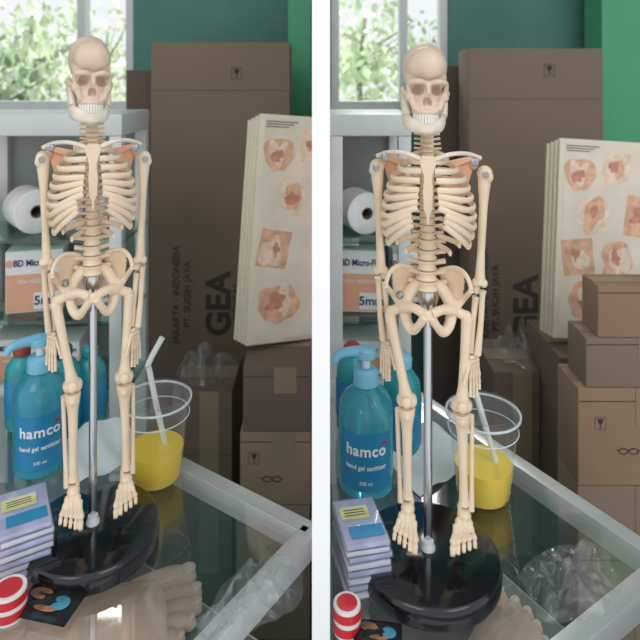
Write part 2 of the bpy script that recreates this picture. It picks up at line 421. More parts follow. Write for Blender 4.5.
        for a in range(5):
            x0 = q*(2-a)*3.6*U; x1 = q*(2-a)*5.0*U
            big = (a == 4)
            Lm = 1.0 if big else .96-.06*(3-a)
            p0 = mid+Vector((x0, 0, 0)); p1 = A.lerp(toe, .70*Lm+.02)+Vector((x1, 0, 0)); p2 = A.lerp(toe, .86*Lm)+Vector((x1*1.02, 0, .6*U)); p3 = A.lerp(toe, 1.0*Lm)+Vector((x1*1.03, 0, 0))
            r = 3.2 if big else 2.4
            ft.tube([p0, p0.lerp(p1, .5), p1], [r*1.1*U, r*.75*U, r*1.1*U], 10, 4)
            ft.tube([p1, p1.lerp(p2, .5), p2], [r*1.05*U, r*.72*U, r*.95*U], 8, 4)
            ft.tube([p2, p2.lerp(p3, .6), p3], [r*.95*U, r*.8*U, r*.8*U], 8, 4)
        part('foot', bake(ft, .00045, 1, None, 'foot'), 'bone', t)
    # pelvis: hollowed flared wings, hip sockets, pubic and sitting bones, sacrum
    p = MB()
    NA, NB = 14, 9
    for q in (-1, 1):
        grid = []
        for i in range(NA):
            row = []
            for j_ in range(NB):
                a = i/(NA-1); b2 = j_/(NB-1)
                # crest outline from the front-lateral tip (a=0) over the top to the back near the sacrum (a=1)
                ox = 42-2*a-30*a**1.7; oz = 8+30*math.sin(min(1, a*1.15+.10)*math.pi/2)**.9-6*a**3
                ix, iz = 25-3*a, -6+3*a
                xx = ix+(ox-ix)*b2; zz = iz+(oz-iz)*b2
                yy = -.014*(1-a)*b2+.014*a*b2+.012*math.sin(b2*math.pi)*(.9-.3*a)
                row.append(K(428+q*xx, 302-zz, yy))
            grid.append(row)
        vs = [[p.bm.verts.new(v) for v in row] for row in grid]
        th_ = Vector((q*-.3, .95, 0)).normalized()*.0026
        vs2 = [[p.bm.verts.new(v+th_) for v in row] for row in grid]
        for i in range(NA-1):
            for j_ in range(NB-1):
                p.bm.faces.new((vs[i][j_], vs[i+1][j_], vs[i+1][j_+1], vs[i][j_+1]))
                p.bm.faces.new((vs2[i][j_], vs2[i][j_+1], vs2[i+1][j_+1], vs2[i+1][j_]))
        for i in range(NA-1):
            p.bm.faces.new((vs[i][0], vs2[i][0], vs2[i+1][0], vs[i+1][0])); p.bm.faces.new((vs[i][-1], vs[i+1][-1], vs2[i+1][-1], vs2[i][-1]))
        for j_ in range(NB-1):
            p.bm.faces.new((vs[0][j_], vs[0][j_+1], vs2[0][j_+1], vs2[0][j_])); p.bm.faces.new((vs[-1][j_], vs2[-1][j_], vs2[-1][j_+1], vs[-1][j_+1]))
        p.tube([g_[-1] for g_ in grid], [2.4*U]*NA, 8, 2)
        p.tube([grid[0][-1], grid[0][5], grid[0][2]], [2.6*U, 3*U, 4*U], 8, 3)
        hip = K(428+q*24, 308, 0)
        p.ell(hip+Vector((0, .003, 2*U)), (9*U, 7*U, 9.5*U))
        p.tube([hip, K(428+q*14, 309, -.008), K(428+q*4, 314, -.012)], [6.5*U, 4.6*U, 5*U])
        p.tube([hip+Vector((0, .004, 0)), K(428+q*21, 323, 0), K(428+q*15, 331, -.003), K(428+q*9, 326, -.009), K(428+q*3, 317, -.012)], [6*U, 5.5*U, 5.2*U, 4.0*U, 4.8*U])
        p.tube([K(428+q*10, 284, .010), K(428+q*18, 294, .006), hip], [6.5*U, 6.5*U, 6.5*U])
    p.tube([K(428, 280, .008), K(428, 298, .012), K(428, 310, .012), K(428, 320, .006)], [13*U, 11*U, 6.5*U, 2.4*U], 14, 4, flat=(.5, 1), up=(0, 1, 0))
    p.ell(K(428, 316, -.012), (4.5*U, 2.8*U, 5.5*U))
    part('pelvis', bake(p, .0006, 2, None, 'pelvis'), 'bone', t)
    part('hip_screw', MB().lathe([(0, 0), (.003, 0), (.003, .003), (.0015, .0045), (0, .0045)], 16).xf(Matrix.Rotation(R(90), 4, 'X')), 'screw', t, loc=K(400, 296, -.002))
    return t
lX, lY = (93-320)*.52/F, .52
rX, rY = (428-320)*Y0/F, Y0
sk = make_skeleton('cream plastic skeleton on round black stand, standing on the right-hand counter', (rX, rY, TZ), face_cam(rX, rY))
dup(sk, (lX, lY, TZ), face_cam(lX, lY), 'cream plastic skeleton on round black stand, standing on the left-hand counter', (.95, 1, 1.018))

# ================================================================ room
struct('floor', MB().box((0, .6, FLOOR-.02), (5, 2.2, .04)), 'floor')
struct('trim_1', MB().box((0, 6, FLOOR-.03), (14, 8.6, .04)), 'ground')
WY = 1.65
w = MB()
def wall(x0, x1, z0, z1): w.box(((x0+x1)/2, WY+.04, (z0+z1)/2), (x1-x0, .08, z1-z0))
zb = -(110-YH)*WY/F
LW0, LW1 = -1.25, (133-320)*WY/F
RW0, RW1 = .03, (449-320)*WY/F
wall(-2.2, 2.2, FLOOR, zb); wall(-2.2, 2.2, .75, 1.1)
wall(-2.2, LW0, zb, .75); wall(LW1, RW0, zb, .75); wall(RW1, 2.2, zb, .75)
struct('wall_back', w, 'greenwall')
struct('shading_ceiling', MB().box((0, 1.2, 1.12), (4.4, 1.1, .04)), 'ceil')  # out of view, added over the rear to dim the background
struct('wall_left', MB().box((-2.2, .9, -.07), (.06, 1.6, 2.34)), 'greenwall')
struct('wall_right', MB().box((2.2, .9, -.07), (.06, 1.6, 2.34)), 'greenwall')
struct('wall_middle', MB().box((.0007, (.42+WY)/2, -.08), (.0126, WY-.42, 2.34)), 'divider')
for n, (a, b) in enumerate(((LW0, LW1), (RW0, RW1))):
    m = MB()
    for x in (a+.012, b-.012, a+(b-a)*(.80 if n == 0 else .62)): m.box((x, WY+.03, (zb+.75)/2), (.022, .04, .75-zb))
    m.box(((a+b)/2, WY+.03, zb+.012), (b-a, .05, .024)); m.box(((a+b)/2, WY+.03, .74), (b-a, .05, .024))
    struct('window_%d' % (n+1), m, 'alu_white')
for n, (p0, p1) in enumerate(((288, 311), (602, 665))):
    x0, x1 = (p0-320)*1.5/F, (p1-320)*1.5/F
    struct('trim_%d' % (n+2), MB().box(((x0+x1)/2, 1.55, -.075), (x1-x0, .1, 2.35)), 'greenpost')

# trees outside
def tree(px, Y, cz, rad, n, m, label, tr=.035, ls=.06):
    x = (px-320)*Y/F
    t = thing('tree', label, 'tree', (x, Y, FLOOR), 0, 'trees outside the windows')
    b = MB(); top = cz-FLOOR
    b.tube([(0, 0, 0), (.03, 0, top*.5), (-.02, 0, top*.9), (.02, 0, top+rad*.7)], [tr, tr*.8, tr*.6, tr*.3], 10, 4)
    for i in range(5):
        a = random.uniform(0, 6.28); z = top+random.uniform(-.3, .4)*rad
        b.tube([(0, 0, z), (math.cos(a)*rad*.4, math.sin(a)*rad*.4, z+.2*rad), (math.cos(a)*rad*.85, math.sin(a)*rad*.85, z+.5*rad)], [tr*.35, tr*.25, tr*.1], 6, 3)
    part('trunk', b, 'bark', t)
    bm = bmesh.new()
    for i in range(n):
        d = Vector((random.gauss(0, 1), random.gauss(0, 1), random.gauss(0, 1))).normalized()*rad*random.uniform(.15, 1)
        d.z *= 1.25; p = Vector((0, 0, top))+d
        q = Euler((random.uniform(0, 6), random.uniform(0, 6), random.uniform(0, 6))).to_matrix(); s_ = ls*random.uniform(.6, 1.4)
        vs = [bm.verts.new(p+q @ Vector(v)*s_) for v in ((-.5, 0, 0), (-.2, .26, .05), (.2, .24, .05), (.6, 0, 0), (.2, -.24, .05), (-.2, -.26, .05))]
        bm.faces.new(vs)
    me = bpy.data.meshes.new('foliage'); bm.to_mesh(me); bm.free()
    part('foliage', me, m, t, smooth=False)
tree(30, 4.0, .08, .50, 850, 'leaf', 'bright leafy tree seen left of the left window mullion')
tree(106, 5.6, .05, .58, 850, 'leaf', 'leafy tree seen above the left skeleton skull, right part of window')
tree(-22, 2.9, -.15, .35, 550, 'leafdark', 'dark low shrubby tree at the left edge of the left window')
tree(362, 4.0, .10, .45, 750, 'leaf', 'bright leafy tree seen in the right window, beside the divider')
tree(425, 5.6, .00, .52, 900, 'leafdark', 'darker leafy tree seen behind the right skeleton skull')

# ================================================================ counters
def counter(poly, vis, label):
    cx = sum(p[0] for p in poly)/len(poly); cy = sum(p[1] for p in poly)/len(poly)
    t = thing('display_counter', label, 'glass counter', (cx, cy, FLOOR))
    L = [(x-cx, y-cy) for x, y in poly]; H = TZ-FLOOR
    part('glass_top', MB().prism(L, H-.006, H), 'glass_top', t, smooth=False)
    sh = [(x*.985, y*.985) for x, y in L]
    part('inner_shelf', MB().prism(sh, H-.135, H-.128), 'inner', t, smooth=False)
    part('lower_panel', MB().prism(sh, .0, H-.40), 'panel', t, smooth=False)
    for i in range(len(L)):
        a = Vector((*L[i], 0)); b = Vector((*L[(i+1) % len(L)], 0)); d = b-a
        if vis[i]:
            mid = (a+b)/2; ang = math.atan2(d.y, d.x); nrm = Vector((d.y, -d.x, 0)).normalized()
            if nrm.dot(mid) < 0: nrm = -nrm
            m = MB(); m.box(mid+nrm*.002+Vector((0, 0, H-.010)), (d.length+.006, .016, .021), (0, 0, ang), .0015)
            part('frame_rail', m, 'alu', t)
            m = MB(); m.box(mid+Vector((0, 0, H-.145)), (d.length, .010, .022), (0, 0, ang), .001); part('lower_rail', m, 'alu', t)
            m = MB(); m.box(mid+Vector((0, 0, H-.27)), (d.length, .004, .25), (0, 0, ang)); part('side_glass', m, 'glass', t, smooth=False)
        if i > 0:
            m = MB(); m.box((a.x*.97, a.y*.97, H/2-.012), (.016, .016, H-.024)); part('corner_post', m, 'alu', t)
    return t
counter([(-.012, .535), (-.39, .79), (-.47, .79), (-.47, .33), (-.150, .33)], [1, 1, 0, 0, 1], 'left-hand glass topped display counter with aluminium frame')
counter([(.285, .500), (.10, .80), (.012, .80), (.012, .33), (.022, .33)], [1, 1, 0, 0, 1], 'right-hand glass topped display counter with aluminium frame')

# foot under glass
def foot(label, loc, rz, s_=1.0):
    m = MB()
    m.tube([(0, 0, .018), (0, .05, .026), (.003, .10, .030), (.006, .15, .022), (.006, .185, .014)], [.022, .025, .028, .034, .033], 18, 5, flat=(.72, 1))
    m.tube([(0, .02, .02), (0, .03, .05)], [.026, .028], 16, 1)
    T5 = [(-.026, .198, .0115, .024), (-.007, .205, .0085, .020), (.008, .203, .008, .018), (.021, .196, .0075, .015), (.033, .186, .0070, .012)]
    for x, y, r, l in T5:
        m.tube([(x*.9, y-.03, r+.006), (x, y, r+.006), (x*1.02, y+l*.55, r+.003), (x*1.03, y+l, r)], [r*1.1, r*.95, r, r*.85], 12, 4)
        m.ell((x*1.03, y+l, r), (r, r*.9, r*.9))
    t = thing('foot', label, 'foot', loc, rz, 'feet under the glass tops'); t.scale = (s_,)*3
    part('skin', bake(m, .0014, 4, None, 'foot'), 'skin', t, smooth=True, ang=80)
    for x, y, r, l in T5:
        part('toenail', MB().ell((x*1.03, y+l+r*.15, r*1.80), (r*.62, r*.7, r*.22)), 'nail', t)
    return t
z = TZ-.1275
foot('tan bare foot seen through the left-hand glass top, below the black stand', (-.322, .495, z), R(-62))
foot('tan bare foot seen through the right-hand glass top, below the black stand', (.085, .435, z), R(-36), .85)

# ================================================================ shelving units
SY0, SY1 = .86, 1.00
def shelf_unit(x0, x1, label):
    y0, y1 = SY0, SY1; zt = -(114-YH)*y0/F; H = zt-FLOOR; W = x1-x0
    t = thing('shelving_unit', label, 'shelf', ((x0+x1)/2, (y0+y1)/2, FLOOR))
    D = y1-y0
    part('top_panel', MB().box((0, 0, H-.016), (W, D, .032), None, .003), 'alu_white', t)
    part('back_panel', MB().box((0, D/2-.004, H/2), (W-.02, .004, H-.05)), 'panel', t, smooth=False)
    for sx in (-1, 1):
        for sy in (-1, 1):
            part('post', MB().box((sx*(W/2-.010), sy*(D/2-.010), (H-.032)/2), (.018, .018, H-.032), None, .001), 'alu_white', t)
    for zz in (-(241-YH)*y0/F, -(323-YH)*y0/F, -(400-YH)*y0/F):
        part('glass_shelf', MB().box((0, 0, zz-.003-FLOOR), (W-.002, D-.012, .006), None, .0005), 'glass', t)
        for sx in (-1, 1): part('bracket', MB().box((sx*(W/2-.03), -D/2+.05, zz-.012-FLOOR), (.03, .02, .012), None, .001), 'alu', t)
    return t
shelf_unit(-.53, (122-320)*.86/F, 'pale metal shelving unit with glass shelves behind the left skeleton')
shelf_unit(.0135, (412-320)*.86/F, 'pale metal shelving unit with glass shelves behind the right skeleton')
SZ = [-(241-YH)*.86/F, -(323-YH)*.86/F, -(400-YH)*.86/F]
def roll(px, Y, r, L, label, rz=0):
    x = (px-320)*Y/F
    t = thing('paper_roll', label, 'roll', (x, Y, SZ[0]+.0004), rz, 'rolls on the glass shelves')
    prof = [(r*.30, -L/2), (r*.9, -L/2), (r, -L/2+.002), (r*1.0, 0), (r, L/2-.002), (r*.9, L/2), (r*.30, L/2), (r*.30, -L/2)]
    m = MB().lathe(prof, 40).xf(Matrix.Rotation(R(90), 4, 'X')).xf(Matrix.Translation((0, 0, r)))
    part('wound_paper', m, 'tissue', t)
    m = MB().lathe([(r*.24, -L/2+.001), (r*.30, -L/2+.001), (r*.30, L/2-.001), (r*.24, L/2-.001), (r*.24, -L/2+.001)], 24).xf(Matrix.Rotation(R(90), 4, 'X')).xf(Matrix.Translation((0, 0, r)))
    part('cardboard_core', m, 'core', t)
roll(31, .92, .033, .06, 'white paper roll on the glass shelf behind the left skeleton', R(42))
roll(-30, .92, .030, .06, 'white paper roll at the left end of the left shelf', R(20))
roll(360, .92, .031, .055, 'white paper roll on the glass shelf behind the right skeleton', R(20))
def needle_box(px, Y, zi, w_, d_, h_, label, rz=0, band='orange', full=True):
    x = (px-320)*Y/F
    t = thing('needle_box', label, 'box', (x, Y, SZ[zi]+.0004), rz, 'pen needle boxes on the glass shelves')
    part('carton', MB().box((0, 0, h_/2), (w_, d_, h_), None, .0008), 'white', t)
    part('colour_band', MB().box((0, -d_/2-.0003, h_*.32), (w_-.002, .0005, h_*.60)), band, t, smooth=False)
    part('white_patch', MB().box((w_*.23, -d_/2-.0006, h_*.18), (w_*.48, .0005, h_*.27)), 'white', t, smooth=False)
    text('lettering', 'BD Micro-Fine', h_*.15, M['navy'], t, (w_*.04, -d_/2-.0008, h_*.80), bold=.0003, sx=.78)
    if full: text('lettering', 'PEN NEEDLES', h_*.08, M['white_ink'], t, (0, -d_/2-.0010, h_*.50))
    text('lettering', '5mm', h_*.20, M['navy'], t, (w_*.23, -d_/2-.0012, h_*.18), bold=.0004)
    m = MB().lathe([(0, 0), (h_*.06, 0), (h_*.06, .0006), (0, .0006)], 20).xf(Matrix.Rotation(R(90), 4, 'X'))
    part('emblem', m, 'orange', t, loc=(-w_*.43, -d_/2-.0002, h_*.80))
b0 = .092
needle_box(38, .925, 1, .080, .05, b0, 'orange and white needle box, front one on the left shelf', R(14))
needle_box(-22, .925, 1, .070, .05, b0, 'orange and white needle box at the left end of the left shelf', R(12))
needle_box(94, .95, 1, .058, .04, .080, 'pink and white needle box behind the left skeleton thigh', R(12), 'pink')
needle_box(360, .925, 1, .075, .05, b0, 'orange and white needle box on the right shelf beside the divider', R(-4))
needle_box(405, .96, 1, .040, .04, .075, 'pink and white needle box behind the right skeleton spine', R(-6), 'pink')
needle_box(20, .94, 2, .07, .06, .064, 'low orange needle box on the lowest glass shelf at left', R(8), 'orange')
needle_box(66, .94, 2, .055, .06, .060, 'low pink needle box right of the orange one, lowest left shelf', R(8), 'pink')
needle_box(362, .94, 2, .065, .06, .062, 'low orange needle box on the lowest glass shelf at right', R(-4), 'orange')
def vial(px, Y, zi, h_, label, m_='white'):
    x = (px-320)*Y/F
    t = thing('small_bottle', label, 'bottle', (x, Y, SZ[zi]+.0004), 0, 'small bottles on the glass shelves')
    part('bottle_body', MB().lathe([(0, 0), (.013, 0), (.014, .002), (.014, h_*.7), (.008, h_*.82), (.008, h_*.84), (0, h_*.84)], 24), m_, t)
    part('cap', MB().lathe([(0, h_*.83), (.0095, h_*.83), (.0095, h_), (0, h_)], 20), 'bluepump', t)
vial(98, .95, 0, .06, 'small white bottle with blue cap behind the left rib cage')
vial(74, .95, 0, .055, 'small white bottle with blue cap beside the left paper roll')
vial(400, .95, 0, .06, 'small white bottle with blue cap beside the right paper roll')

# ================================================================ cartons
def carton(name, px0, px1, pytop, Y, D, zbot, m, label, texts=(), lean=0, rz=0, group=None, tape=True):
    x0, x1 = (px0-320)*Y/F, (px1-320)*Y/F; zt = (YH-pytop)*Y/F; H = zt-zbot; W = x1-x0
    t = thing(name, label, 'cardboard box', ((x0+x1)/2, Y+D/2, zbot), (R(lean), 0, rz), group)
    part('carton_body', MB().box((0, 0, H/2), (W, D, H), None, .002), m, t)
    if tape: part('packing_tape', MB().box((0, 0, H+.0004), (W*.98, D*.25 if D < .1 else .03, .0012)), 'tape', t, smooth=False)
    for tx, size, u, v, rot, b_ in texts:
        text('lettering', tx, size, M['faint'], t, ((u-.5)*W, -D/2-.0004, v*H), (R(90), rot, 0), bold=b_)
    return t
def cup_icon(t, W, D, H, u, v, s_):
    m = MB(); m.prism([(-.5, 1), (.5, 1), (.35, .3), (.08, .1), (.08, -.5), (.35, -.6), (-.35, -.6), (-.08, -.5), (-.08, .1), (-.35, .3)], 0, .02)
    m.xf(Matrix.Scale(s_, 4)).xf(Matrix.Rotation(R(90), 4, 'X'))
    part('printed_mark', m, 'ink', t, smooth=False, loc=((u-.5)*W, -D/2-.0003, v*H))
    pts = [(-.9, 1.25, 0), (.9, 1.25, 0), (.9, -.85, 0), (-.9, -.85, 0), (-.9, 1.25, 0)]
    m = MB().tube(pts, .05, 4, 1).xf(Matrix.Scale(s_, 4)).xf(Matrix.Rotation(R(90), 4, 'X'))
    part('printed_mark', m, 'ink', t, smooth=False, loc=((u-.5)*W, -D/2-.0001, v*H))
HB = R(-90)
TX = [('GEA', .070, .50, .585, HB, .0025), ('MEDICAL', .022, .625, .585, HB, .0005), ('PT. SUGIH JAYA', .020, .27, .60, HB, .0003), ('JAKARTA - INDONESIA', .020, .19, .60, HB, .0003)]
def crease(t, W, D, H, vs):
    for v in vs: part('crease', MB().box((0, -D/2-.0002, v*H), (W*.985, .0006, .0014)), 'card_dark', t, smooth=False)
t1 = carton('tall_carton', 148, 289, 42, 1.25, .10, FLOOR, 'card', 'tall wide brown carton behind the left counter, against the green wall', TX, lean=-1)
cup_icon(t1, .29, .10, 1.30, .62, .970, .012); crease(t1, .29, .10, 1.32, (.93,))
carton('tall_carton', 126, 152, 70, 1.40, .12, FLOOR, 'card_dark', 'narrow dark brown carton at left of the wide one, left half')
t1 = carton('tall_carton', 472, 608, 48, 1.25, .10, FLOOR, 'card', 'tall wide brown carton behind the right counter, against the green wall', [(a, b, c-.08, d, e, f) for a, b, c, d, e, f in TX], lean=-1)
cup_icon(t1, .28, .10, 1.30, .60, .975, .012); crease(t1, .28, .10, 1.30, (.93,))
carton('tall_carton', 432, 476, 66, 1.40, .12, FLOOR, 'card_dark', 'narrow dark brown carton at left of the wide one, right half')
def goggles(t, W, D, u, z_, s_):
    m = MB()
    m.tube([(-2.3, .3, 0), (-1.85, 0, 0)]+[(-1.0-.85*math.cos(a*math.pi/8), .55*math.sin(a*math.pi/8), 0) for a in range(25)]+[(-.2, .1, 0), (0, .22, 0), (.2, .1, 0)]+[(1.0-.85*math.cos(a*math.pi/8), .55*math.sin(a*math.pi/8), 0) for a in range(25)]+[(1.85, 0, 0), (2.3, .3, 0)], .10, 6, 1)
    m.xf(Matrix.Scale(s_, 4)).xf(Matrix.Rotation(R(90), 4, 'X'))
    part('printed_mark', m, 'ink', t, smooth=False, loc=((u-.5)*W, -D/2-.0002, z_))
def stack_box(px0, px1, pt, pb, Y, D, m, label, mark=0, rz=0):
    zbot = (YH-pb)*Y/F
    t = carton('shipping_carton', px0, px1, pt, Y, D, zbot+.0005, m, label, rz=rz, tape=False, group='brown cartons stacked beyond the counters')
    W = (px1-px0)*Y/F; H = (pb-pt)*Y/F
    part('flap_seam', MB().box((0, -D/2-.0003, H*.86), (W*.98, .0006, .0010)), 'faint', t, smooth=False)
    part('packing_tape', MB().box((0, 0, H-.0002), (W*.98, min(.04, D*.4), .001)), 'tape', t, smooth=False)
    part('packing_tape', MB().box((W*.12, -D/2-.0004, H*.8), (.032, .0008, H*.4)), 'tape', t, smooth=False)
    if mark: goggles(t, W, D, .45, H*.35, .007); cup_icon(t, W, D, H, .20, .62, .008)
    return t
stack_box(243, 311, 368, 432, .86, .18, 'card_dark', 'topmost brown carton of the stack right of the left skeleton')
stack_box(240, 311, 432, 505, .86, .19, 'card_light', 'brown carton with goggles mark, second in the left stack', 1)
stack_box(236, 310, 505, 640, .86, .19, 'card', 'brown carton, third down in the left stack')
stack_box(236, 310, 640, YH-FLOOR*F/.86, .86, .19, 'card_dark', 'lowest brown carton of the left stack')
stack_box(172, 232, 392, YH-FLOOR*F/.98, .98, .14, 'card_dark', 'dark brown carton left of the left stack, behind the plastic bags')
Yr = .80
stack_box(598, 690, 286, 338, Yr, .050, 'card_light', 'small brown carton on top of the right stack', 0)
stack_box(586, 690, 338, 388, Yr, .060, 'card', 'flat brown carton, second from top in the right stack')
stack_box(578, 690, 388, 486, Yr, .070, 'card_light', 'brown carton with goggles mark in the right stack', 1)
stack_box(578, 690, 486, YH-FLOOR*F/Yr, Yr, .070, 'card', 'lowest brown carton of the right stack')
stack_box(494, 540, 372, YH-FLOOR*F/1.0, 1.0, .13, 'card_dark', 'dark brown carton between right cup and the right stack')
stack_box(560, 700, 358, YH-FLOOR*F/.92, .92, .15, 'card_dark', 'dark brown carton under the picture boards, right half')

# ================================================================ picture boards
def blob(r, ex, ez, seed, amp, th):
    m = MB(); n = 30
    poly = []
    for k in range(n):
        a = 2*math.pi*k/n; rr = r*(1+amp*noise.noise(Vector((math.cos(a)*1.3+seed, math.sin(a)*1.3, seed*.37))))
        poly.append((rr*math.cos(a)*ex, rr*math.sin(a)*ez))
    m.prism(poly, 0, th).xf(Matrix.Rotation(R(90), 4, 'X')); return m
def boards(px, zb_, Y, H, W, rz, lean, roll_, side, seed):
    for i in range(4):
        x = (px-320)*Y/F
        nrm = Vector((-math.sin(rz), math.cos(rz), 0))
        loc = Vector((x, Y, zb_+W*math.sin(R(roll_))+.001))+nrm*(.0085*i)
        lab = ('front board with peach medical pictures, beyond the %s counter' % side) if i == 0 else 'plain cream board stacked behind the picture board, %s half' % side
        t = thing('picture_board', lab, 'board', loc, (R(lean), R(roll_), rz), None if i == 0 else 'plain boards behind the %s picture board' % side)
        h = H-.004*i
        part('foam_core', MB().box((W/2-.003*i, 0, h/2), (W, .0058, h), None, .0006), 'foam', t)
        if i == 0:
            part('printed_sheet', MB().box((W/2+.003, -.0032, H/2), (W-.012, .0004, H-.012)), 'paper', t, smooth=False)
            rnd = random.Random(seed)
            sp = [(.036, .240, .030, 0, 0), (.094, .250, .027, 2, 1), (.155, .244, .032, 0, 0), (.060, .182, .034, 2, 0), (.140, .180, .034, 0, 1),
                  (.036, .118, .030, 0, 1), (.100, .112, .034, 0, 0), (.168, .110, .028, 2, 0), (.050, .050, .036, 0, 0), (.125, .044, .032, 2, 1), (.185, .05, .024, 0, 0), (.190, .205, .018, 2, 0)]
            for (u, v, r, kk, bx) in sp:
                if u+r*.9 > W-.001: continue
                ex, ez = rnd.uniform(.70, .98), rnd.uniform(.75, 1.05)
                tone = ['skinpic', 'skinpic2', 'skinpic3']
                if bx: m = MB().box((0, 0, 0), (r*1.7, .0004, r*1.9), None, 0)
                else: m = blob(r, ex, ez, rnd.uniform(0, 9), .5, .0003)
                ill = part('illustration', m, tone[kk], t, smooth=False, loc=(u, -.0035, v*H/.29), rot=(0, rnd.uniform(-.15, .15), 0))
                part('illustration_detail', blob(r*.68, ex*rnd.uniform(.6, 1.1), ez, rnd.uniform(0, 9), .8, .0003), tone[2-kk], ill, smooth=False, loc=(r*rnd.uniform(-.15, .2), -.0005, r*rnd.uniform(-.15, .2)))
                part('illustration_detail', blob(r*.30, rnd.uniform(.4, 1.4), 1, rnd.uniform(0, 9), .9, .0003), 'skinpic2', ill, smooth=False, loc=(r*rnd.uniform(-.2, .2), -.0009, r*rnd.uniform(-.25, .2)))
            for k2 in range(3):
                part('caption_line', MB().box((.038-.004*k2, -.0036, H-.011-k2*.004), (.055-.008*k2, .0003, .0014)), 'ink', t, smooth=False)
boards(245, (YH-368)*.86/F+.001, .905, .350, .120, R(26), -3, 5.0, 'left', 11)
boards(552, (YH-358)*.92/F+.001, .96, .318, .21, R(2), -3, 3.5, 'right', 11)

# ================================================================ sanitiser and teal bottles
def pump_bottle(px, py, label, s_=1.0):
    L = T(px, py); rz = face_cam(L.x, L.y)
    t = thing('sanitizer_bottle', label, 'bottle', L, rz); r = .0268*s_
    prof = [(0, .001), (r*.9, 0), (r, .003), (r, .074), (r*.97, .082), (r*.8, .091), (r*.5, .097), (r*.42, .099), (r*.42, .103), (0, .103)]
    part('bottle_body', MB().lathe(prof, 48), 'gel', t)
    a0 = R(60); n = 24
    def sticker(nm, z0, z1, off, mm, a0=a0, ac=0):
        lab = MB()
        v = [[lab.bm.verts.new(((r+off)*math.sin(ac-a0+2*a0*i/n), -(r+off)*math.cos(ac-a0+2*a0*i/n), z_)) for i in range(n+1)] for z_ in (z0, z1)]
        for i in range(n): lab.bm.faces.new((v[0][i], v[0][i+1], v[1][i+1], v[1][i]))
        part(nm, lab, mm, t)
    sticker('label_sticker', .010, .064, .0003, 'bluelab'); sticker('label_band', .0385, .0395, .0005, 'gel')
    text('lettering', 'hamco', .0142, M['white_ink'], t, wrap=r+.0003, z0=.048, bold=.0003, track=1.08)
    sticker('red_accent', .0535, .0560, .0009, 'red', R(7), R(39))
    text('lettering', 'hand gel sanitizer', .0058, M['white_ink'], t, wrap=r+.0003, z0=.0325, bold=.00008)
    text('lettering', '500 ml', .0045, M['white_ink'], t, wrap=r+.0003, z0=.018)
    part('collar', MB().lathe([(0, .100), (.0125, .100), (.0128, .101), (.0122, .113), (.009, .116), (0, .116)], 28), 'bluepump', t)
    part('pump_stem', MB().lathe([(0, .115), (.004, .115), (.004, .128), (0, .128)], 16), 'whitep', t)
    m = MB(); m.lathe([(0, .126), (.0095, .126), (.0105, .129), (.0100, .134), (0, .136)], 24)
    m.tube([(0, 0, .131), (-.014, -.004, .1325), (-.026, -.008, .131), (-.031, -.010, .125)], [.0058, .005, .0042, .0034], 12, 4)
    part('pump_head', m, 'bluepump', t)
pump_bottle(40, 466, 'blue hand gel pump bottle at the left end of the left counter', .95)
pump_bottle(366, 484, 'blue hand gel pump bottle on the right counter beside the divider', 1.0)
def teal_bottle(px, py, h_, r, capm, label):
    L = T(px, py)
    t = thing('teal_bottle', label, 'bottle', L, 0, 'teal bottles behind the pump bottles')
    part('bottle_body', MB().lathe([(0, 0), (r*.92, 0), (r, .003), (r, h_*.66), (r*.94, h_*.74), (r*.55, h_*.84), (r*.42, h_*.86), (r*.42, h_*.88), (0, h_*.88)], 36), 'teal', t)
    m = MB().lathe([(0, h_*.87), (r*.52, h_*.87), (r*.54, h_*.95), (r*.5, h_*.97), (r*.3, h_), (0, h_)], 24)
    part('cap', m, capm, t)
    part('shoulder_band', MB().lathe([(r+.0002, h_*.16), (r+.0006, h_*.17), (r+.0006, h_*.58), (r+.0002, h_*.59)], 36), 'bluelab', t)
teal_bottle(62, 436, .104, .0205, 'darkcap', 'teal bottle with dark cap, behind the left pump bottle')
teal_bottle(90, 424, .092, .018, 'teal', 'teal bottle behind the left skeleton thigh')
teal_bottle(22, 424, .094, .018, 'redcap', 'teal bottle with reddish cap at the left end of the left counter')
teal_bottle(402, 456, .110, .020, 'bluepump', 'teal bottle with blue cap, behind the right pump bottle')
teal_bottle(352, 427, .098, .018, 'redcap', 'teal bottle with reddish cap, beside the divider')

# ================================================================ cups
def cup(px, py, straw, label):
    L = T(px, py); rz = face_cam(L.x, L.y)
    t = thing('drink_cup', label, 'cup', L, rz)
    h_, r0, r1 = .080, .0245, .0335
    def rr(z_): return r0+(r1-r0)*z_/h_
    m = MB().lathe([(0, .0005), (r0*.9, .0005), (r0, .002)]+[(rr(z_*h_/8), z_*h_/8) for z_ in range(1, 9)]+[(r1+.001, h_)], 56)
    part('cup_wall', m, 'cupplastic', t)
    m = MB(); m.lathe([(0, .0015), (r0*.93, .0015), (r0*.97, .003), (rr(.030)-.0006, .0295), (rr(.032)-.0008, .0315), (0, .0315)], 48)
    part('orange_juice', m, 'juice', t)
    m = MB().lathe([(r1+.0005, h_-.004), (r1+.0022, h_-.003), (r1+.0024, h_+.001), (r1+.0005, h_+.003), (r1*.9, h_+.0035), (r1*.86, h_+.0015), (r1*.5, h_+.001), (0, h_+.001)], 56)
    part('lid', m, 'cupplastic', t)
    for zz, br in ((h_-.001, .0011), (h_*.80, .0005)):
        m = MB(); ring = [((rr(zz)+.0014)*math.cos(a*math.pi/24), (rr(zz)+.0014)*math.sin(a*math.pi/24), zz) for a in range(49)]
        m.tube(ring, br, 6, 1); part('rim_bead', m, 'whitep', t)
    m = MB(); m.tube([Vector(p) for p in straw], .0029, 12, 5); part('straw', m, 'straw', t)
    return t
cup(156, 477, [(.010, .004, .026), (.003, .0, .06), (-.006, -.004, .108), (-.007, -.005, .118), (.006, -.005, .142)], 'clear lidded cup of orange juice right of the left skeleton')
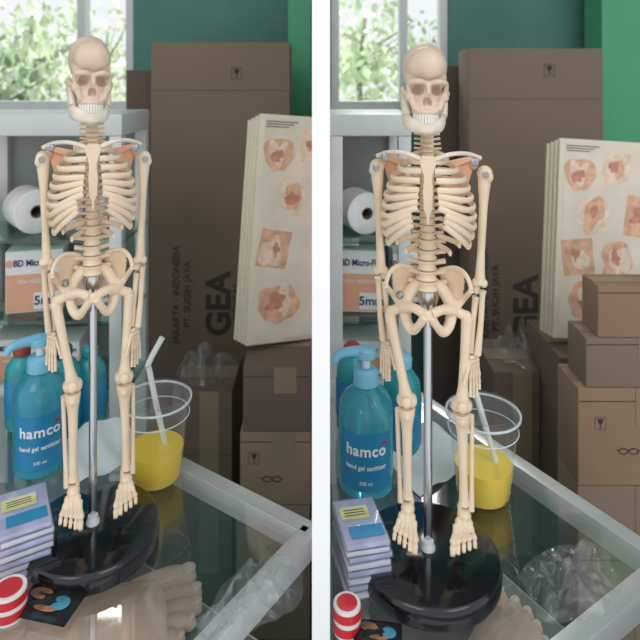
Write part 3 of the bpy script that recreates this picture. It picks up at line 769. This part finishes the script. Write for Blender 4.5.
cup(483, 494, [(.013, .004, .026), (.004, .0, .06), (-.008, -.004, .104), (-.0125, -.005, .128), (-.012, -.005, .134)], 'clear lidded cup of orange juice right of the right skeleton')

# ================================================================ small things on the counters
def curved_sheet(p0, p1, w_, label):
    a = T(*p0); b = T(*p1); d = (b-a); L = d.length; ang = math.atan2(d.y, d.x)
    m = MB(); n = 20; rows = []
    for i in range(n+1):
        f = i/n; row = []
        for j in range(9):
            g = j/8; row.append(m.bm.verts.new((f*L, (g-.5)*w_, .0006+.026*(g**2)*(.5+.5*math.sin(f*3.1))+.004*math.sin(f*7+g*2)**2)))
        rows.append(row)
    for i in range(n):
        for j in range(8): m.bm.faces.new((rows[i][j], rows[i+1][j], rows[i+1][j+1], rows[i][j+1]))
    o = part('paper_sheet', m, 'sheet', None, loc=a, rot=(0, 0, ang)); tag(o, label, 'paper'); return o
curved_sheet((66, 472), (136, 448), .055, 'curled pale sheet lying behind the left skeleton legs')
curved_sheet((400, 482), (458, 450), .055, 'curled pale sheet lying behind the right skeleton legs')

def crumple(name, loc, sx, sy, amp, seed, label, rz=0, base=.001):
    bm = bmesh.new(); n = 60; vs = []
    for i in range(n+1):
        row = []
        for j in range(n+1):
            u, v = i/n-.5, j/n-.5
            p = Vector((u*4+seed, v*2.6, seed*.7)); nz = abs(noise.noise(p))*1.2+.5*abs(noise.noise(p*2.1))+.14*abs(noise.noise(p*4.5))
            fall = max(0, 1-(u*u+v*v)*3.6)
            wob = 1+.30*noise.noise(Vector((math.atan2(v, u)*1.2, seed, 0)))
            k = 1/max(1, math.hypot(u, v)/max(abs(u), abs(v), 1e-6))
            row.append(bm.verts.new((u*sx*wob*k, v*sy*wob*k, base+amp*nz*(.12+1.1*fall))))
        vs.append(row)
    for i in range(n):
        for j in range(n): bm.faces.new((vs[i][j], vs[i+1][j], vs[i+1][j+1], vs[i][j+1]))
    me = bpy.data.meshes.new(name); bm.to_mesh(me); bm.free()
    o = part(name, me, 'wrap', None, smooth=True, ang=180, loc=loc, rot=(0, 0, rz)); tag(o, label, 'plastic bag'); return o
q = T(268, 594)
crumple('plastic_bag', (q.x-.008, q.y-.004, TZ+.001), .090, .055, .022, 3, 'crumpled clear plastic bag at the near right corner of the left counter', R(50))
q = T(216, 624)
crumple('plastic_bag', (q.x, q.y, TZ+.001), .035, .022, .010, 21, 'small clear plastic wrap left of the crumpled bag, left counter', R(20))
q = T(578, 584)
crumple('plastic_bag', (q.x-.004, q.y, TZ+.001), .095, .060, .022, 9, 'crumpled clear plastic bag at the near corner of the right counter', R(35))
crumple('plastic_bag', ((205-320)*1.05/F, 1.05, (YH-392)*.98/F+.001), .10, .13, .055, 5, 'crumpled clear plastic bag on the dark carton, left half')
crumple('plastic_bag', ((515-320)*1.06/F, 1.06, (YH-372)*1.0/F+.001), .075, .12, .05, 6, 'crumpled clear plastic bag on the dark carton, right half')

def pack_stack(px, py, rz, side, W, D):
    L = T(px, py); h_ = .0050
    for i in range(8):
        t = thing('card_pack', ('topmost card pack with yellow print, %s counter' % side) if i == 7 else ('lilac edged card pack in the clear wrapped stack, %s counter' % side), 'card pack',
                  L+Vector((random.uniform(-.001, .001), random.uniform(-.001, .001), i*(h_+.0004)+.0005)), rz+random.uniform(-.03, .03), 'card packs stacked on the %s counter' % side)
        part('cards', MB().box((0, 0, h_/2), (W, D, h_*.7), None, .0004), 'lilac' if i % 2 else 'lilac_w', t)
        part('clear_case', MB().box((0, 0, h_/2), (W+.002, D+.002, h_), None, .001), 'casep', t)
        if i == 7:
            part('printed_label', MB().box((-.003, .008, h_+.0002), (W*.7, D*.28, .0004)), 'yellow', t, smooth=False)
            part('printed_label', MB().box((.002, -.013, h_+.0002), (W*.8, D*.24, .0004)), 'bluelab', t, smooth=False)
            for k2 in range(3): part('print_line', MB().box((-.003, .011-k2*.003, h_+.0005), (W*.5, .0008, .0002)), 'navy', t, smooth=False)
pack_stack(24, 560, R(30), 'left', .038, .055)
pack_stack(361, 572, R(12), 'right', .034, .050)
def tin(px, py, r, h_, label):
    L = T(px, py); t = thing('round_tin', label, 'tin', L, 0)
    part('tin_body', MB().lathe([(0, 0), (r*.97, 0), (r, .001), (r, h_-.002), (r*.97, h_), (0, h_)], 40), 'white', t)
    part('red_band', MB().lathe([(r+.0002, h_*.12), (r+.0005, h_*.13), (r+.0005, h_*.42), (r+.0002, h_*.43)], 40), 'red', t)
    part('red_band', MB().lathe([(r+.0002, h_*.60), (r+.0005, h_*.61), (r+.0005, h_*.90), (r+.0002, h_*.91)], 40), 'red', t)
    m = MB().lathe([(0, h_), (r*.75, h_), (r*.75, h_+.0004), (0, h_+.0004)], 32); part('lid_print', m, 'red', t)
tin(9, 614, .0125, .020, 'small white tin with red bands at the left edge of the left counter')
tin(347, 630, .0100, .020, 'small white tin with red bands on the right counter beside the divider')
def packet(px, py, W, D, rz, label):
    L = T(px, py); t = thing('snack_packet', label, 'packet', L, rz)
    m = MB(); n = 14; top = []; bot = []
    for i in range(n+1):
        a, b_ = [], []
        for j in range(n+1):
            u, v = i/n*2-1, j/n*2-1; f = (1-u**4)*(1-v**4)
            hh = .0035*f*(1+.5*noise.noise(Vector((u*4, v*4, px)))); a.append(m.bm.verts.new((u*W/2, v*D/2, .004+hh))); b_.append(m.bm.verts.new((u*W/2, v*D/2, .004-hh*.9)))
        top.append(a); bot.append(b_)
    for i in range(n):
        for j in range(n):
            m.bm.faces.new((top[i][j], top[i+1][j], top[i+1][j+1], top[i][j+1])); m.bm.faces.new((bot[i][j], bot[i][j+1], bot[i+1][j+1], bot[i+1][j]))
    for i in range(n):
        m.bm.faces.new((top[i][0], bot[i][0], bot[i+1][0], top[i+1][0])); m.bm.faces.new((top[i][n], top[i+1][n], bot[i+1][n], bot[i][n]))
        m.bm.faces.new((top[0][i], top[0][i+1], bot[0][i+1], bot[0][i])); m.bm.faces.new((top[n][i], bot[n][i], bot[n][i+1], top[n][i+1]))
    part('foil_pouch', m, 'foil', t)
    for (u, v, a, b_, mm) in ((-.2, .1, .20, .16, 'foilprint'), (.22, -.05, .16, .2, 'foilblue'), (.02, -.25, .2, .08, 'foilprint')):
        part('printed_picture', MB().ell((u*W, v*D, .0072), (a*W, b_*D, .0006)), mm, t)
packet(50, 608, .046, .032, R(-12), 'black foil packet with coloured print at the near edge of the left counter')
packet(378, 640, .034, .022, R(-8), 'black foil packet with coloured print at the near edge of the right counter')

# ================================================================ light, world, camera
wd = bpy.data.worlds.new('World'); scene.world = wd; wd.use_nodes = True
nt = wd.node_tree; bg = nt.nodes['Background']
tc = nt.nodes.new('ShaderNodeTexCoord'); gr = nt.nodes.new('ShaderNodeSeparateXYZ'); rp = nt.nodes.new('ShaderNodeValToRGB')
nt.links.new(tc.outputs['Generated'], gr.inputs[0]); nt.links.new(gr.outputs['Z'], rp.inputs[0])
rp.color_ramp.elements[0].position = 0.0; rp.color_ramp.elements[0].color = (.92, .95, .96, 1)
rp.color_ramp.elements[1].position = .5; rp.color_ramp.elements[1].color = (.86, .93, 1.0, 1)
nt.links.new(rp.outputs[0], bg.inputs[0]); bg.inputs[1].default_value = 1.0
def area(loc, tgt, size, power, col=(1, 1, 1)):
    l = bpy.data.lights.new('area', 'AREA'); l.size = size; l.energy = power; l.color = col
    o = bpy.data.objects.new('area_light', l); COL.objects.link(o); o.location = loc
    o.rotation_euler = (Vector(tgt)-Vector(loc)).to_track_quat('-Z', 'Y').to_euler()
area((-.7, -.7, 1.0), (0, .5, -.25), .8, 4.5, (1, .97, .92))
area((.9, -.5, .9), (.1, .5, -.25), .8, 4, (1, .98, .95))
area((0, 4.6, 2.6), (0, 4.3, 0), 3.0, 260, (1, 1, .96))
cam = bpy.data.cameras.new('Camera'); cam.sensor_width = 36; cam.lens = 36*F/640; cam.shift_y = -(320-YH)/640
cam.clip_start = .01
cam.dof.use_dof = True; cam.dof.focus_distance = .50; cam.dof.aperture_fstop = 11
co = bpy.data.objects.new('Camera', cam); COL.objects.link(co); co.rotation_euler = (R(90), 0, 0); scene.camera = co
scene.view_settings.view_transform = 'Standard'
